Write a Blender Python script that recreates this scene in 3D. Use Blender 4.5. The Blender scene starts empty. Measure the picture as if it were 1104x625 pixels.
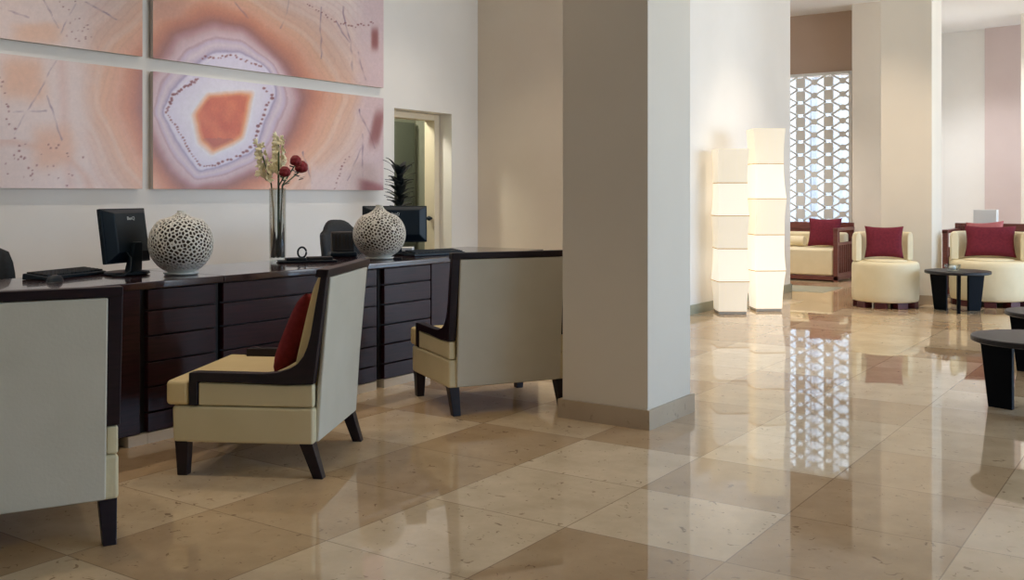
import bpy, bmesh, math, random
from mathutils import Vector, Matrix, noise
random.seed(7)
PI = math.pi
sc = bpy.context.scene
C = sc.collection

# ------------------------------------------------------------------ colours / materials
def lin(c):
    return tuple(((v/255)/12.92 if v/255 <= .04045 else ((v/255+.055)/1.055)**2.4) for v in c)
def rgb(c): return lin(c)+(1,)

def new_mat(name):
    m = bpy.data.materials.new(name); m.use_nodes = True
    nt = m.node_tree
    return m, nt, nt.nodes['Principled BSDF']
def N(nt, t, **kw):
    n = nt.nodes.new(t)
    for k, v in kw.items(): setattr(n, k, v)
    return n
def noise_mix(nt, c1, c2, scale, detail=4, lo=.35, hi=.65, coord='Object', stretch=None):
    tc = N(nt, 'ShaderNodeTexCoord'); src = tc.outputs[coord]
    if stretch:
        mp = N(nt, 'ShaderNodeMapping'); mp.inputs['Scale'].default_value = stretch
        nt.links.new(src, mp.inputs['Vector']); src = mp.outputs['Vector']
    no = N(nt, 'ShaderNodeTexNoise'); no.inputs['Scale'].default_value = scale; no.inputs['Detail'].default_value = detail
    nt.links.new(src, no.inputs['Vector'])
    cr = N(nt, 'ShaderNodeValToRGB')
    cr.color_ramp.elements[0].position = lo; cr.color_ramp.elements[0].color = rgb(c1)
    cr.color_ramp.elements[1].position = hi; cr.color_ramp.elements[1].color = rgb(c2)
    nt.links.new(no.outputs['Fac'], cr.inputs['Fac'])
    return cr.outputs['Color'], no
def mat(name, c1, c2=None, scale=8, rough=.5, spec=.5, bump=0, bscale=60, coord='Object', stretch=None, metal=0, coat=0):
    m, nt, b = new_mat(name)
    c2 = c2 or c1
    col, _ = noise_mix(nt, c1, c2, scale, coord=coord, stretch=stretch)
    nt.links.new(col, b.inputs['Base Color'])
    b.inputs['Roughness'].default_value = rough
    b.inputs['Specular IOR Level'].default_value = spec
    b.inputs['Metallic'].default_value = metal
    b.inputs['Coat Weight'].default_value = coat
    if bump:
        tc = N(nt, 'ShaderNodeTexCoord'); no = N(nt, 'ShaderNodeTexNoise'); no.inputs['Scale'].default_value = bscale
        nt.links.new(tc.outputs[coord], no.inputs['Vector'])
        bp = N(nt, 'ShaderNodeBump'); bp.inputs['Strength'].default_value = bump; bp.inputs['Distance'].default_value = .01
        nt.links.new(no.outputs['Fac'], bp.inputs['Height']); nt.links.new(bp.outputs['Normal'], b.inputs['Normal'])
    return m

M = {}
M['plaster'] = mat('white_plaster', (236,234,230), (240,238,234), 1.5, .75, .3)
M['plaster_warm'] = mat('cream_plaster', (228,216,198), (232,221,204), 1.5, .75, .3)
M['taupe'] = mat('taupe_plaster', (188,166,148), (192,171,154), 1.5, .8, .3)
M['pink'] = mat('pinkish_wall', (208,192,189), (212,197,194), 1.5, .8, .3)
M['pillar'] = mat('pillar_plaster', (228,220,207), (232,224,211), 1.5, .7, .3)
M['ceil'] = mat('ceiling_paint', (242,243,244), None, 1, .8, .3)
M['dooredge'] = mat('door_frame_paint', (226,214,190), None, 2, .55)
M['green'] = mat('sage_paint', (146,148,134), (150,152,138), 2, .7)
M['doordark'] = mat('dark_door_paint', (104,110,100), (108,114,104), 2, .6)
M['wood'] = mat('espresso_wood', (38,17,23), (54,25,30), 5, .36, .25, stretch=(1,1,14), coat=.04)
M['woodtop'] = mat('espresso_wood_top', (44,24,27), (58,33,35), 5, .16, .6, stretch=(8,1,1), coat=.5)
M['frame'] = mat('black_brown_wood', (22,12,22), (32,18,28), 6, .4, .35, stretch=(1,1,8))
M['gap'] = mat('dark_recess', (14,12,16), None, 2, .6)
M['plinth'] = mat('pale_plinth', (226,216,200), (218,208,190), 6, .4)
M['leather'] = mat('warm_lit_leather', (214,202,164), (220,208,172), 4, .5, .45, bump=.06, bscale=90)  # base and sides: yellower tone, warm light put into the leather colour
M['leather_shade'] = mat('shaded_back_leather', (204,200,184), (210,206,191), 4, .5, .45, bump=.06, bscale=90)  # greyer copy of the leather for the back, its shade put into the colour
M['leather_y'] = mat('warm_cream_leather', (224,202,150), (230,209,160), 4, .5, .45, bump=.06, bscale=90)
M['tub'] = mat('cream_upholstery', (228,216,182), (234,222,190), 6, .6, .4, bump=.05, bscale=120)
M['red'] = mat('maroon_fabric', (112,36,40), (124,42,46), 40, .85, .2, bump=.1, bscale=200)
M['redw'] = mat('wine_fabric', (102,34,48), (114,40,54), 40, .85, .2, bump=.1, bscale=200)
M['rose'] = mat('rose_fabric', (190,110,112), (198,120,120), 40, .85, .2)
M['brownwood'] = mat('mahogany_wood', (98,50,44), (116,62,54), 6, .4, .5, stretch=(1,1,10), coat=.2)
M['feet'] = mat('dark_red_wood', (72,26,32), (88,36,38), 8, .4)
M['table'] = mat('black_lacquer', (2,6,15), (4,9,19), 6, .55, .12)
M['tabletop'] = mat('black_lacquer_top', (24,24,30), (32,32,38), 6, .4, .4)
M['plastic'] = mat('black_plastic', (11,27,38), (16,32,43), 8, .45, .3)
M['screen'] = mat('dark_screen', (10,12,16), None, 2, .12)
M['logo'] = mat('pale_logo_print', (205,212,215), None, 2, .5)
M['chairfab'] = mat('black_mesh_fabric', (24,30,36), (32,38,44), 60, .7)
M['ceramic'] = mat('white_glazed_ceramic', (242,240,232), (236,236,230), 10, .3, .5, coat=.3)
M['inner'] = mat('vase_hole_shade', (84,74,66), None, 4, .9)  # dark tone standing in for the shade inside the vases
M['leaf'] = mat('dark_leaf', (20,28,34), (30,40,42), 30, .45)
M['stem'] = mat('flower_stem', (52,74,40), (70,92,52), 30, .5)
M['cream_petal'] = mat('cream_petal', (246,238,200), (250,244,216), 60, .6)
M['rose_petal'] = mat('dark_red_petal', (120,10,28), (142,20,36), 60, .6)
M['pot'] = mat('dark_planter', (58,46,42), (66,54,48), 10, .5)
M['paper'] = mat('paper_white', (228,230,228), None, 2, .7)
M['lampbase'] = mat('grey_lamp_base', (176,170,162), None, 3, .5)
M['screenmetal'] = mat('grey_screen_paint', (234,236,234), (238,240,238), 4, .5)
M['tarmac'] = mat('outdoor_paving', (190,186,178), (200,196,188), 2, .9)
M['mullion'] = mat('window_frame_paint', (120,120,120), None, 2, .5)
M['silver'] = mat('brushed_steel', (180,180,180), None, 2, .35, metal=1)

def stone_mat(name, ca, cb, dark):
    m, nt, b = new_mat(name)
    col, _ = noise_mix(nt, ca, cb, 3, 6, .3, .7)
    tc = N(nt, 'ShaderNodeTexCoord'); no = N(nt, 'ShaderNodeTexNoise'); no.inputs['Scale'].default_value = 22; no.inputs['Detail'].default_value = 3
    nt.links.new(tc.outputs['Object'], no.inputs['Vector'])
    cr = N(nt, 'ShaderNodeValToRGB'); cr.color_ramp.elements[0].position = .62; cr.color_ramp.elements[1].position = .72
    cr.color_ramp.elements[0].color = (0,0,0,1)
    nt.links.new(no.outputs['Fac'], cr.inputs['Fac'])
    mx = N(nt, 'ShaderNodeMixRGB'); mx.inputs['Color2'].default_value = rgb(dark)
    ml = N(nt, 'ShaderNodeMath', operation='MULTIPLY'); ml.inputs[1].default_value = .45
    nt.links.new(cr.outputs['Color'], ml.inputs[0]); nt.links.new(ml.outputs[0], mx.inputs['Fac'])
    nt.links.new(col, mx.inputs['Color1']); nt.links.new(mx.outputs['Color'], b.inputs['Base Color'])
    b.inputs['Roughness'].default_value = .3
    return m
M['stone'] = stone_mat('limestone_plinth', (178,160,138), (190,174,152), (120,98,78))
M['marble'] = stone_mat('green_grey_marble', (140,146,132), (160,160,140), (84,100,100))

def glass_mat(name, tint=(.93,.97,.95), refl=.08):
    m = bpy.data.materials.new(name); m.use_nodes = True; nt = m.node_tree; nt.nodes.clear()
    out = N(nt, 'ShaderNodeOutputMaterial'); tr = N(nt, 'ShaderNodeBsdfTransparent'); gl = N(nt, 'ShaderNodeBsdfGlossy')
    tr.inputs['Color'].default_value = tint+(1,); gl.inputs['Roughness'].default_value = .03
    lw = N(nt, 'ShaderNodeLayerWeight'); lw.inputs['Blend'].default_value = .25
    ad = N(nt, 'ShaderNodeMath', operation='MULTIPLY_ADD'); ad.inputs[1].default_value = .35; ad.inputs[2].default_value = refl*.4
    nt.links.new(lw.outputs['Fresnel'], ad.inputs[0])
    mx = N(nt, 'ShaderNodeMixShader')
    nt.links.new(ad.outputs[0], mx.inputs['Fac']); nt.links.new(tr.outputs[0], mx.inputs[1]); nt.links.new(gl.outputs[0], mx.inputs[2])
    nt.links.new(mx.outputs[0], out.inputs['Surface'])
    return m
M['glass'] = glass_mat('clear_glass', (.95,.97,.96), .06)
M['water'] = glass_mat('green_tinted_water', (.86,.93,.88), .03)
M['pane'] = glass_mat('window_glass', (.97,.98,.98), .05)

def lamp_mat(name, strength, col):
    m, nt, b = new_mat(name)
    tc = N(nt, 'ShaderNodeTexCoord'); no = N(nt, 'ShaderNodeTexNoise'); no.inputs['Scale'].default_value = 14; no.inputs['Detail'].default_value = 3
    mp = N(nt, 'ShaderNodeMapping'); mp.inputs['Scale'].default_value = (3,3,.6)
    nt.links.new(tc.outputs['Object'], mp.inputs['Vector']); nt.links.new(mp.outputs['Vector'], no.inputs['Vector'])
    mr = N(nt, 'ShaderNodeMapRange'); mr.inputs['To Min'].default_value = strength*.88; mr.inputs['To Max'].default_value = strength*1.1
    nt.links.new(no.outputs['Fac'], mr.inputs['Value']); nt.links.new(mr.outputs['Result'], b.inputs['Emission Strength'])
    b.inputs['Emission Color'].default_value = rgb(col)
    b.inputs['Base Color'].default_value = rgb((238,226,200)); b.inputs['Roughness'].default_value = .7
    return m
LAMP_HI, LAMP_LO = .56, .40
M['lamp_hi'] = lamp_mat('paper_shade_bright', LAMP_HI, (255,249,238))
M['lamp_lo'] = lamp_mat('paper_shade_soft', LAMP_LO, (255,245,228))
M['lampseam'] = mat('paper_seam', (214,180,128), None, 4, .7)

# floor: square limestone tiles, each with its own tone, darker flecks, thin grout
def floor_mat():
    m, nt, b = new_mat('polished_limestone_tiles'); L = nt.links
    ge = N(nt, 'ShaderNodeNewGeometry'); sp = N(nt, 'ShaderNodeSeparateXYZ'); L.new(ge.outputs['Position'], sp.inputs[0])
    def math(op, a, bv, c=None):
        n = N(nt, 'ShaderNodeMath', operation=op)
        for i, v in enumerate((a, bv, c)):
            if v is None: continue
            if isinstance(v, (int, float)): n.inputs[i].default_value = v
            else: L.new(v, n.inputs[i])
        return n.outputs[0]
    u = math('DIVIDE', math('ADD', sp.outputs['X'], 2.512), .611)
    v = math('DIVIDE', math('ADD', sp.outputs['Y'], -2.53), .590)
    iu, iv = math('FLOOR', u, None), math('FLOOR', v, None)
    fu, fv = math('FRACT', u, None), math('FRACT', v, None)
    cb = N(nt, 'ShaderNodeCombineXYZ'); L.new(iu, cb.inputs[0]); L.new(iv, cb.inputs[1])
    wn = N(nt, 'ShaderNodeTexWhiteNoise', noise_dimensions='3D'); L.new(cb.outputs[0], wn.inputs['Vector'])
    at = N(nt, 'ShaderNodeAttribute', attribute_name='tile_tone')
    tone = N(nt, 'ShaderNodeValToRGB'); e = tone.color_ramp
    e.elements[0].position = 0; e.elements[0].color = rgb((190,162,128))
    e.elements[1].position = 1; e.elements[1].color = rgb((230,210,180))
    x = e.elements.new(.45); x.color = rgb((202,176,142)); x = e.elements.new(.7); x.color = rgb((218,196,164))
    L.new(at.outputs['Fac'], tone.inputs['Fac'])
    # per-tile shifted noise
    sh = N(nt, 'ShaderNodeVectorMath', operation='MULTIPLY_ADD'); sh.inputs[1].default_value = (7,7,7)
    L.new(wn.outputs['Color'], sh.inputs[0]); L.new(ge.outputs['Position'], sh.inputs[2])
    no = N(nt, 'ShaderNodeTexNoise'); no.inputs['Scale'].default_value = 4; no.inputs['Detail'].default_value = 7; no.inputs['Roughness'].default_value = .65
    L.new(sh.outputs[0], no.inputs['Vector'])
    cl = N(nt, 'ShaderNodeValToRGB'); cl.color_ramp.elements[0].position = .3; cl.color_ramp.elements[0].color = (.82,.79,.75,1)
    cl.color_ramp.elements[1].position = .68; cl.color_ramp.elements[1].color = (1.06,1.05,1.04,1)
    L.new(no.outputs['Fac'], cl.inputs['Fac'])
    mu = N(nt, 'ShaderNodeMixRGB', blend_type='MULTIPLY'); mu.inputs['Fac'].default_value = 1
    L.new(tone.outputs['Color'], mu.inputs['Color1']); L.new(cl.outputs['Color'], mu.inputs['Color2'])
    # fossil flecks
    vo = N(nt, 'ShaderNodeTexNoise'); vo.inputs['Scale'].default_value = 26; vo.inputs['Detail'].default_value = 2; vo.inputs['Distortion'].default_value = 1.2
    L.new(sh.outputs[0], vo.inputs['Vector'])
    fr = N(nt, 'ShaderNodeValToRGB'); fr.color_ramp.elements[0].position = .66; fr.color_ramp.elements[0].color = (0,0,0,1)
    fr.color_ramp.elements[1].position = .72; fr.color_ramp.elements[1].color = (.65,.65,.65,1)
    L.new(vo.outputs['Fac'], fr.inputs['Fac'])
    mf = N(nt, 'ShaderNodeMixRGB'); mf.inputs['Color2'].default_value = rgb((120,92,68))
    L.new(fr.outputs['Color'], mf.inputs['Fac']); L.new(mu.outputs['Color'], mf.inputs['Color1'])
    # grout
    def edge(fv_): return math('MINIMUM', fv_, math('SUBTRACT', 1.0, fv_))
    ed = math('MINIMUM', edge(fu), edge(fv))
    g = math('LESS_THAN', ed, .0042)
    gm = math('MULTIPLY', g, .55)
    mg = N(nt, 'ShaderNodeMixRGB'); mg.inputs['Color2'].default_value = rgb((112,88,66))
    L.new(gm, mg.inputs['Fac']); L.new(mf.outputs['Color'], mg.inputs['Color1'])
    L.new(mg.outputs['Color'], b.inputs['Base Color'])
    rr = N(nt, 'ShaderNodeMapRange'); rr.inputs['To Min'].default_value = .012; rr.inputs['To Max'].default_value = .035
    L.new(no.outputs['Fac'], rr.inputs['Value']); L.new(rr.outputs['Result'], b.inputs['Roughness'])
    b.inputs['Specular IOR Level'].default_value = .75
    return m
M['floor'] = floor_mat()

# ------------------------------------------------------------------ mesh helpers
def obj(name, bm, m, parent=None, smooth=False, bevel=0, seg=2, loc=None, rot=None):
    me = bpy.data.meshes.new(name)
    bmesh.ops.recalc_face_normals(bm, faces=bm.faces[:])
    bm.to_mesh(me); bm.free()
    o = bpy.data.objects.new(name, me); C.objects.link(o)
    me.materials.append(m)
    if smooth:
        for p in me.polygons: p.use_smooth = True
    if bevel:
        md = o.modifiers.new('Bevel', 'BEVEL'); md.width = bevel; md.segments = seg; md.limit_method = 'ANGLE'; md.angle_limit = math.radians(35)
        md.harden_normals = False
        for p in me.polygons: p.use_smooth = True
        md2 = o.modifiers.new('WN', 'WEIGHTED_NORMAL'); md2.keep_sharp = True
    if parent: o.parent = parent
    if loc: o.location = loc
    if rot: o.rotation_euler = rot
    return o
def box(bm, x0, x1, y0, y1, z0, z1, mtx=None):
    vs = [bm.verts.new(Vector(p)) for p in ((x0,y0,z0),(x1,y0,z0),(x1,y1,z0),(x0,y1,z0),(x0,y0,z1),(x1,y0,z1),(x1,y1,z1),(x0,y1,z1))]
    if mtx:
        for v in vs: v.co = mtx @ v.co
    for f in ((0,3,2,1),(4,5,6,7),(0,1,5,4),(1,2,6,5),(2,3,7,6),(3,0,4,7)): bm.faces.new([vs[i] for i in f])
    return vs
def hexa(bm, bot, top):
    """bot, top: four points each"""
    vs = [bm.verts.new(Vector(p)) for p in list(bot)+list(top)]
    for f in ((0,3,2,1),(4,5,6,7),(0,1,5,4),(1,2,6,5),(2,3,7,6),(3,0,4,7)): bm.faces.new([vs[i] for i in f])
def prism(bm, pts, axis, a, b):
    """outline in the plane across axis, extruded from a to b"""
    def P(p, t):
        if axis == 'x': return (t, p[0], p[1])
        if axis == 'y': return (p[0], t, p[1])
        return (p[0], p[1], t)
    A = [bm.verts.new(P(p, a)) for p in pts]; B = [bm.verts.new(P(p, b)) for p in pts]
    bm.faces.new(A[::-1]); bm.faces.new(B)
    n = len(pts)
    for i in range(n): bm.faces.new((A[i], A[(i+1) % n], B[(i+1) % n], B[i]))
def lathe(bm, prof, segs=32, cx=0, cy=0, cap=True):
    rings = []
    for r, z in prof:
        rings.append([bm.verts.new((cx+r*math.cos(2*PI*i/segs), cy+r*math.sin(2*PI*i/segs), z)) for i in range(segs)])
    for a, b in zip(rings, rings[1:]):
        for i in range(segs): bm.faces.new((a[i], a[(i+1) % segs], b[(i+1) % segs], b[i]))
    if cap:
        bm.faces.new(rings[0][::-1]); bm.faces.new(rings[-1])
def tube(bm, pts, r, segs=8, r2=None):
    pts = [Vector(p) for p in pts]; rings = []
    n = len(pts)
    for i, p in enumerate(pts):
        t = (pts[min(i+1, n-1)]-pts[max(i-1, 0)]).normalized()
        u = t.cross(Vector((0,0,1)))
        if u.length < .05: u = t.cross(Vector((1,0,0)))
        u.normalize(); w = t.cross(u)
        rr = r if r2 is None else r+(r2-r)*i/(n-1)
        rings.append([bm.verts.new(p+rr*(math.cos(2*PI*k/segs)*u+math.sin(2*PI*k/segs)*w)) for k in range(segs)])
    for a, b in zip(rings, rings[1:]):
        for k in range(segs): bm.faces.new((a[k], a[(k+1) % segs], b[(k+1) % segs], b[k]))
    bm.faces.new(rings[0][::-1]); bm.faces.new(rings[-1])
def ball(bm, c, r, sz=1, u=12, v=8, mtx=None):
    m = Matrix.Translation(c) @ (mtx or Matrix.Identity(4)) @ Matrix.Diagonal((r, r, r*sz, 1))
    bmesh.ops.create_uvsphere(bm, u_segments=u, v_segments=v, radius=1, matrix=m)

def thing(name, label, cat, loc=(0,0,0), rz=0, group=None):
    o = bpy.data.objects.new(name, None); C.objects.link(o)
    o.empty_display_size = .1
    o.location = loc; o.rotation_euler = (0,0,rz)
    return tag(o, label, cat, group)
def tag(o, label, cat, group=None):
    o['label'] = label; o['category'] = cat
    if group: o['group'] = group
    return o
def struct(name, bm, m, bevel=0):
    o = obj(name, bm, m, bevel=bevel); o['kind'] = 'structure'; return o
def dup(root, loc, rz, label, group=None):
    def cp(o, parent):
        c = o.copy(); C.objects.link(c)
        if parent: c.parent = parent
        for ch in list(o.children): cp(ch, c)
        return c
    r = cp(root, None)
    r.location = loc; r.rotation_euler = (0,0,rz); r['label'] = label
    if group: r['group'] = group
    return r
def facing(fx, fy):
    """rotation that turns local +Y to (fx, fy)"""
    return math.atan2(-fx, fy)

# ------------------------------------------------------------------ camera
H = 1.2; YAW = math.atan(745/1089)
cam = bpy.data.cameras.new('camera'); co = bpy.data.objects.new('camera', cam); C.objects.link(co)
cam.sensor_width = 36; cam.lens = 36*1089/1104
cam.shift_y = -(312.5-210)/1104
cam.clip_start = .05; cam.clip_end = 200
co.location = (0,0,H); co.rotation_euler = (PI/2,0,YAW)
sc.camera = co

# ------------------------------------------------------------------ setting
CZ = 3.95
b = bmesh.new()
us = [-9]+[-2.512+.611*k for k in range(-10, 14)]+[6]; vs_ = [-4.5]+[2.53+.59*k for k in range(-11, 29)]+[19.2]
TONE = {(0,0):.86,(0,1):.92,(0,2):.95,(1,1):.97,(1,0):.12,(1,2):.35,(-1,0):.45,(-1,1):.30,(-1,2):.12,(-2,1):.6,(-2,2):.85,(-2,0):.75,(0,3):.25,(2,0):.25,(2,1):.12,(2,2):.2,(2,3):.3,
    (1,3):.85,(1,4):.7,(2,4):.55,(3,1):.7,(3,2):.9,(3,0):.85,(3,3):.75,(-3,0):.3,(-3,1):.5,(-3,2):.4,(0,-1):.8,(1,-1):.3,(-1,-1):.35,(-2,-1):.65,(3,4):.3,(3,5):.2,(2,5):.6,(1,5):.4,(2,6):.85,(1,6):.8}
lay = b.faces.layers.float.new('tile_tone'); rt = random.Random(11)
gv = [[b.verts.new((x, y, 0)) for y in vs_] for x in us]
for a in range(len(us)-1):
    for c in range(len(vs_)-1):
        f = b.faces.new((gv[a][c], gv[a+1][c], gv[a+1][c+1], gv[a][c+1])); f[lay] = rt.random()
        k = (round((us[a]+2.512)/.611), round((vs_[c]-2.53)/.59))
        if a and c and k in TONE: f[lay] = TONE[k]
cnr = [(-9,-4.5),(6,-4.5),(6,19.2),(-9,19.2)]
lo = [b.verts.new((x, y, -.15)) for x, y in cnr]; b.faces.new(lo[::-1])
sides = [[gv[k][0] for k in range(len(us))], [gv[-1][k] for k in range(len(vs_))], [gv[k][-1] for k in range(len(us)-1, -1, -1)], [gv[0][k] for k in range(len(vs_)-1, -1, -1)]]
for k, ring in enumerate(sides): b.faces.new([lo[k], lo[(k+1) % 4]]+ring[::-1])
struct('floor', b, M['floor'])
b = bmesh.new(); box(b, -9, 6, -4.5, 19.2, CZ, CZ+.15); struct('ceiling', b, M['ceil'])
# reception wall with a door recess
WX = -6.6
b = bmesh.new()
box(b, WX-.3, WX, -4.2, 7.585, 0, CZ); box(b, WX-.3, WX, 8.51, 8.98, 0, CZ); box(b, WX-.3, WX, 7.585, 8.51, 2.06, CZ)
struct('wall_left', b, M['plaster'])
# solid block: wall facing the camera, then the white wall behind the pillar
b = bmesh.new(); box(b, WX-.3, -4.24, 8.98, 12.33, 0, CZ)
o = struct('wall_lobby', b, M['plaster'])
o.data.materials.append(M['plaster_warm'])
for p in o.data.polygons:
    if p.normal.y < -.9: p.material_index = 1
# door frame and room behind
b = bmesh.new(); box(b, WX-.3, WX-.16, 8.42, 8.505, 0, 2.055); box(b, WX-.3, WX-.16, 7.59, 7.66, 0, 2.055); box(b, WX-.3, WX-.16, 7.66, 8.42, 1.99, 2.055)
df = struct('door_1', b, M['dooredge'], .006)
b = bmesh.new(); tube(b, [(WX-.2,8.419,.95),(WX-.2,8.395,.95)], .012, 10); ball(b, Vector((WX-.2,8.375,.95)), .026); obj('door_handle', b, M['plastic'], df, smooth=True)
b = bmesh.new(); box(b, -9, WX-.9, 7.0, 9.3, 0, 2.6); box(b, WX-.9, WX-.3, 9.0, 9.3, 0, 2.6); box(b, WX-.9, WX-.3, 6.9, 7.1, 0, 2.6); box(b, WX-.9, WX-.3, 7.0, 9.3, 2.5, 2.6)
struct('wall_backroom', b, M['green'])
b = bmesh.new(); box(b, WX-.88, WX-.84, 7.2, 8.9, 0, 2.02); 
struct('door_2', b, M['doordark'])
# pillars
def pillar(name, x0, x1, y0, y1, base=True):
    b = bmesh.new(); box(b, x0, x1, y0, y1, 0, CZ); struct(name, b, M['pillar'], .004)
    if base:
        b = bmesh.new(); t = .018
        box(b, x0-t, x1+t, y0-t, y0, 0, .1); box(b, x0-t, x1+t, y1, y1+t, 0, .1)
        box(b, x0-t, x0, y0, y1, 0, .1); box(b, x1, x1+t, y0, y1, 0, .1)
        struct('baseboard_'+name.replace('_wall',''), b, M['stone'])
pillar('pillar_front', -2.855, -2.343, 4.655, 5.175)
pillar('pillar_middle', -2.985, -2.445, 11.7, 12.2)
pillar('pillar_far', -2.28, -1.75, 17.0, 17.5)
# back walls
LY = 15.3
b = bmesh.new()
z0, z1 = .69, 3.02; xa, xb = -6.7, -4.35
box(b, -8, xa, LY, LY+.25, 0, CZ); box(b, xb, -3.76, LY, LY+.25, 0, CZ); box(b, xa, xb, LY, LY+.25, z1, CZ); box(b, xa, xb, LY, LY+.25, 0, z0)
struct('wall_back', b, M['taupe'])
b = bmesh.new(); box(b, -4.18, -3.76, LY-.5, LY, 0, CZ); struct('pillar_back', b, M['pillar'])
b = bmesh.new(); box(b, -8.2, -8, 12.33, LY+.25, 0, CZ); box(b, -8.2, WX-.3, 12.13, 12.33, 0, CZ); struct('wall_alcove', b, M['taupe'])
b = bmesh.new(); box(b, -3.96, -3.76, LY, 18.4, 0, CZ); struct('wall_return', b, M['plaster'])
b = bmesh.new(); hexa(b, [(-3.96,18.4,0),(6,17.0,0),(6,17.3,0),(-3.96,18.7,0)], [(-3.96,18.4,CZ),(6,17.0,CZ),(6,17.3,CZ),(-3.96,18.7,CZ)])
o = struct('wall_far', b, M['plaster'])
b = bmesh.new(); hexa(b, [(-2.98,18.2,0),(-.2,17.78,0),(-.2,17.95,0),(-2.98,18.34,0)], [(-2.98,18.2,CZ),(-.2,17.78,CZ),(-.2,17.95,CZ),(-2.98,18.34,CZ)])  # pinker wall section set slightly forward
struct('wall_rose', b, M['pink'])
# baseboard and inlay at the white wall
b = bmesh.new(); box(b, -4.24, -4.222, 8.98, 12.345, 0, .095); box(b, -6.2, -4.222, 12.33, 12.348, 0, .095); struct('baseboard_lobby', b, M['marble'])
b = bmesh.new(); box(b, -5.6, -3.84, 12.36, 13.2, 0, .003); struct('trim_1', b, M['marble'])
b = bmesh.new(); box(b, WX, -4.24, 8.962, 8.98, 0, .095); struct('baseboard_cream', b, M['stone'])
# wall behind the camera and the window wall on the right
b = bmesh.new(); box(b, WX-.3, 6, -4.5, -4.2, 0, CZ); struct('wall_rear', b, M['plaster'])
RX = 5.6
wins = [(4.6+3.2*i, 4.6+3.2*i+2.9) for i in range(4)]
b = bmesh.new()
ys = [-4.5]+[v for w in wins for v in w]+[19.2]
for a_, b_ in zip(ys[0::2], ys[1::2]): box(b, RX, RX+.25, a_, b_, 0, CZ)
for w in wins: box(b, RX, RX+.25, w[0], w[1], 3.5, CZ); box(b, RX, RX+.25, w[0], w[1], 0, .12)
struct('wall_right', b, M['plaster'])
for i, w in enumerate(wins):
    b = bmesh.new(); box(b, RX+.1, RX+.15, w[0], w[0]+.05, .12, 3.5); box(b, RX+.1, RX+.15, w[1]-.05, w[1], .12, 3.5)
    box(b, RX+.1, RX+.15, w[0], w[1], .12, .17); box(b, RX+.1, RX+.15, w[0], w[1], 3.45, 3.5)
    my = (w[0]+w[1])/2; box(b, RX+.1, RX+.15, my-.025, my+.025, .12, 3.5)
    struct('window_%d' % (i+2), b, M['mullion'])
# window behind the lattice screen
b = bmesh.new(); box(b, xa, xb, LY+.18, LY+.19, z0, z1)
struct('window_1', b, M['pane'])

m = bpy.data.materials.new('sheer_curtain_fabric'); m.use_nodes = True; nt = m.node_tree; nt.nodes.clear()
out = N(nt, 'ShaderNodeOutputMaterial'); df = N(nt, 'ShaderNodeBsdfDiffuse'); tl = N(nt, 'ShaderNodeBsdfTranslucent'); mx = N(nt, 'ShaderNodeMixShader')
df.inputs['Color'].default_value = (.8,.8,.82,1)
tcx = N(nt, 'ShaderNodeTexCoord'); nz = N(nt, 'ShaderNodeTexNoise'); nz.inputs['Scale'].default_value = 1; mpx = N(nt, 'ShaderNodeMapping'); mpx.inputs['Scale'].default_value = (6,0,.05)
nt.links.new(tcx.outputs['Object'], mpx.inputs['Vector']); nt.links.new(mpx.outputs['Vector'], nz.inputs['Vector'])
cr = N(nt, 'ShaderNodeValToRGB'); cr.color_ramp.elements[0].position = .4; cr.color_ramp.elements[0].color = (.60,.60,.66,1); cr.color_ramp.elements[1].position = .6; cr.color_ramp.elements[1].color = (.95,.95,.97,1)
nt.links.new(nz.outputs['Fac'], cr.inputs['Fac']); nt.links.new(cr.outputs['Color'], tl.inputs['Color'])
mx.inputs['Fac'].default_value = .60
nt.links.new(df.outputs[0], mx.inputs[1]); nt.links.new(tl.outputs[0], mx.inputs[2]); nt.links.new(mx.outputs[0], out.inputs['Surface'])
M['sheer'] = m
b = bmesh.new(); n = 120; A_ = []
for i in range(n+1):
    x = xa+.02+(xb-xa-.04)*i/n; y = .02*math.sin(x*2*PI/.21)
    A_.append((b.verts.new((x-xa, y, 0)), b.verts.new((x-xa, y, z1-z0-.02))))
for p, q in zip(A_, A_[1:]): b.faces.new((p[0], q[0], q[1], p[1]))
o = obj('sheer_curtain', b, M['sheer'], smooth=True, loc=(xa, LY+.13, z0+.005)); tag(o, 'white sheer curtain hanging behind the lattice screen', 'curtain')

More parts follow.
